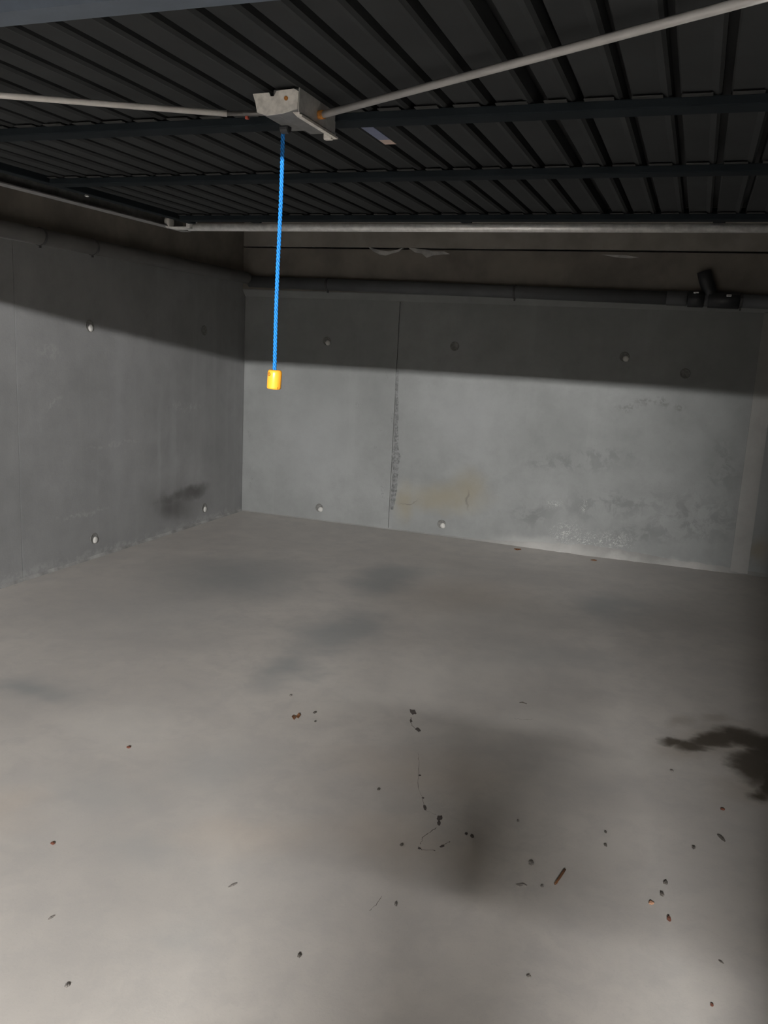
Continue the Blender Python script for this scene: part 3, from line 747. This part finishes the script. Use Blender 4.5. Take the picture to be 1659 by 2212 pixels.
for s in (-1, 1):
    x = LAMP_AT.x + s * (TL + 0.012)
    bm = NB(); box(bm, (x - 0.012, LAMP_AT.y - 0.03, LAMP_AT.z - 0.03), (x + 0.012, LAMP_AT.y + 0.03, LAMP_AT.z + 0.031), 0.004); child('end_cap', bm, M['lamp_white'], lamp)

# ------------------------------------------------------------------ the photographer, standing outside the opening
M['flesh'] = plain('flesh', (0.55, 0.34, 0.25), 0.5, vary=0.06)
M['jacket'] = plain('navy_jacket', (0.03, 0.04, 0.07), 0.85, vary=0.2, scale=60.0, bump=0.2)
M['denim'] = plain('denim', (0.06, 0.09, 0.16), 0.85, vary=0.2, scale=120.0, bump=0.2)
M['hair'] = plain('brown_hair', (0.06, 0.035, 0.02), 0.6, vary=0.4, scale=90.0, bump=0.5)
M['shoe'] = plain('black_shoe', (0.02, 0.02, 0.022), 0.5, vary=0.1)
M['phone'] = plain('phone_black', (0.02, 0.02, 0.022), 0.25, vary=0.05)
M['eye'] = plain('eye', (0.8, 0.8, 0.78), 0.2, vary=0.02)
M['lip'] = plain('lip', (0.50, 0.20, 0.17), 0.5, vary=0.05)

def skinned(name, chains, mat, parent, levels=2):
    """chains: list of [(x, y, z, r), ...]; equal coordinates are one joint; the first joint is the root"""
    vid, co, rad, ed = {}, [], [], []
    for ch in chains:
        prev = None
        for x, y, z, r in ch:
            k = (round(x, 4), round(y, 4), round(z, 4))
            if k not in vid: vid[k] = len(co); co.append((x, y, z)); rad.append(r)
            if prev is not None and prev != vid[k]: ed.append((prev, vid[k]))
            prev = vid[k]
    at = Vector(parent.location)
    me = bpy.data.meshes.new(name)
    me.from_pydata([Vector(c) - at for c in co], ed, [])
    me.materials.append(mat)
    o = bpy.data.objects.new(name, me); C.objects.link(o); o.parent = parent
    sk = o.modifiers.new('skin', 'SKIN'); sk.use_smooth_shade = True
    for i, d in enumerate(me.skin_vertices[0].data):
        d.radius = rad[i] if isinstance(rad[i], tuple) else (rad[i], rad[i])
        d.use_root = i == 0
    sb = o.modifiers.new('sub', 'SUBSURF'); sb.levels = levels; sb.render_levels = levels
    return o

PX, PY = -0.07, -0.40
HS = 0.935     # a short person
person = empty('person', (PX, PY, 0), label='person in navy jacket and jeans outside the bay, photographing with raised phone', cat='person')
def q(x, y, z, r): return (PX + x, PY + y, z * HS, r)
pel, sp, ch_, nk, hb = q(0, 0, .88, (.13, .10)), q(0, -.01, 1.05, (.125, .09)), q(0, 0, 1.24, (.15, .10)), q(0, .015, 1.355, .05), q(0, .03, 1.41, .052)
chains = [[pel, sp, ch_, nk, hb, q(0, .045, 1.46, .07), q(0, .04, 1.53, .085), q(0, .035, 1.585, .065)]]
nose = [q(0, .045, 1.46, .07), q(0, .085, 1.438, .040)]
PC = CAM - AF * 0.008 - AU * 0.055 + AR * 0.018
arms, legs, sleeves, trs = [], [], [], []
for s in (-1, 1):
    sh, el, wr = q(s * .165, 0, 1.31, .052), q(s * .215, .10, 1.10, .040), q(s * .085 + .04, .335, 1.455, .026)
    pv = PC + AR * s * .066 - AU * .030 - AF * .004
    pm = (pv.x, pv.y, pv.z, .024)
    arms += [[ch_, sh, q(s * .195, .045, 1.20, .045), el, q(s * .16, .21, 1.22, .037), wr, pm]]
    P = Vector(pm[:3])
    for k, (dz, ln) in enumerate(((.034, .92), (.013, 1.0), (-.008, .95), (-.028, .78))):
        b1 = PC + AR * s * .052 + AU * (dz - .022); ins = [b1 + AF * .014, b1 + AF * .019 - AR * s * .016, b1 + AF * .019 - AR * s * .030 * ln]
        arms.append([pm] + [(v.x, v.y, v.z, r) for v, r in zip(ins, (.0092, .0085, .0075))])
    ths = [PC + AR * s * .054 - AF * .016 + AU * .012, PC + AR * s * .040 - AF * .018 + AU * .026, PC + AR * s * .026 - AF * .0165 + AU * .034]
    arms.append([pm] + [(v.x, v.y, v.z, r) for v, r in zip(ths, (.0115, .0098, .0085))])
    hip, kn, an = q(s * .085, 0, .82, .085), q(s * .095, .015, .47, .055), q(s * .10, -.02, .085, .036)
    legs.append([pel, hip, kn, q(s * .098, -.01, .30, .052), an, q(s * .105, .06, .045, .034), q(s * .11, .12, .03, .026)])
    sleeves.append([(ch_[0], ch_[1], ch_[2], (.145, .105)), (*sh[:3], .064), (*q(s * .195, .045, 1.20, 0)[:3], .056), (*el[:3], .052), (*q(s * .16, .21, 1.22, 0)[:3], .047), (*q(s * .108 + .03, .295, 1.405, 0)[:3], .044)])
    trs.append([(pel[0], pel[1], pel[2], (.14, .112)), (*hip[:3], .098), (*kn[:3], .070), (*q(s * .098, -.01, .30, 0)[:3], .066), (*q(s * .10, -.015, .12, 0)[:3], .058)])
    skinned('shoe', [[q(s * .10, -.05, .052, .044), q(s * .103, .02, .05, .046), q(s * .108, .10, .04, .040), q(s * .112, .16, .034, .030)]], M['shoe'], person)
body = skinned('body', chains + [nose] + arms + legs, M['flesh'], person)
skinned('jacket', [[q(0, 0, .86, (.185, .145)), q(0, 0, .70, (.195, .15)), q(0, 0, .54, (.20, .155))], [q(0, 0, .86, (.185, .145)), (*sp[:3], (.150, .115)), (ch_[0], ch_[1], ch_[2], (.145, .105)), q(0, .01, 1.345, .068)]] + sleeves, M['jacket'], person)
skinned('trousers', [[(pel[0], pel[1], pel[2], (.14, .112)), q(0, 0, .96, (.135, .105))]] + trs, M['denim'], person)
bm = NB(); bmesh.ops.create_uvsphere(bm, u_segments=40, v_segments=28, radius=1.0)
dead = [v for v in bm.verts if v.co.z < (0.42 if v.co.y > 0.25 else 0.42 - (0.25 - v.co.y) * 1.0)]
bmesh.ops.delete(bm, geom=dead, context='VERTS')
for v in bm.verts:
    k = 1 + random.uniform(-.012, .012)
    v.co = Vector((PX + v.co.x * .099 * k, PY + .034 + v.co.y * .106 * k, 1.527 * HS + v.co.z * .118 * k))
ho = child('hair', bm, M['hair'], person, True); md = ho.modifiers.new('thick', 'SOLIDIFY'); md.thickness = .012
bm = NB(); prism(bm, [(.116, 1.50 * HS), (.118, 1.475 * HS), (.138, 1.470 * HS), (.136, 1.478 * HS)], PX - .012, PX + .012, lambda a, b, e: (e, PY + a, b)); no = child('nose', bm, M['flesh'], person, True)
no.modifiers.new('sub', 'SUBSURF').render_levels = 2
for s in (-1, 1):
    bm = NB(); bmesh.ops.create_uvsphere(bm, u_segments=12, v_segments=8, radius=.011, matrix=Matrix.Translation(Vector(q(s * 0.031, .112, 1.517, 0)[:3]))); eo = child('eye', bm, M['eye'], person, True)
    bm = NB(); lathe(bm, [(.005, 0), (.0045, .001), (0, .0012)], 12, (0, 1, -.1), Vector(q(s * .031, .1228, 1.516, 0)[:3])); io = child('iris', bm, M['rubber'], eo)
    skinned('ear', [[q(s * .083, .03, 1.50, .010), q(s * .09, .02, 1.515, .014), q(s * .09, .02, 1.535, .012)]], M['flesh'], person)
skinned('mouth', [[q(-.022, .105, 1.437, .005), q(0, .112, 1.437, .008), q(.022, .105, 1.437, .005)]], M['lip'], person)

ph = empty('phone', PC, label='black phone held up in both hands by the person outside', cat='phone')
ph.rotation_euler = Matrix((AR, AU, -AF)).transposed().to_euler()
o = mesh_obj('case', box(NB(), (-.037, -.079, -.004), (.037, .079, .004), .003), M['phone'], ph)
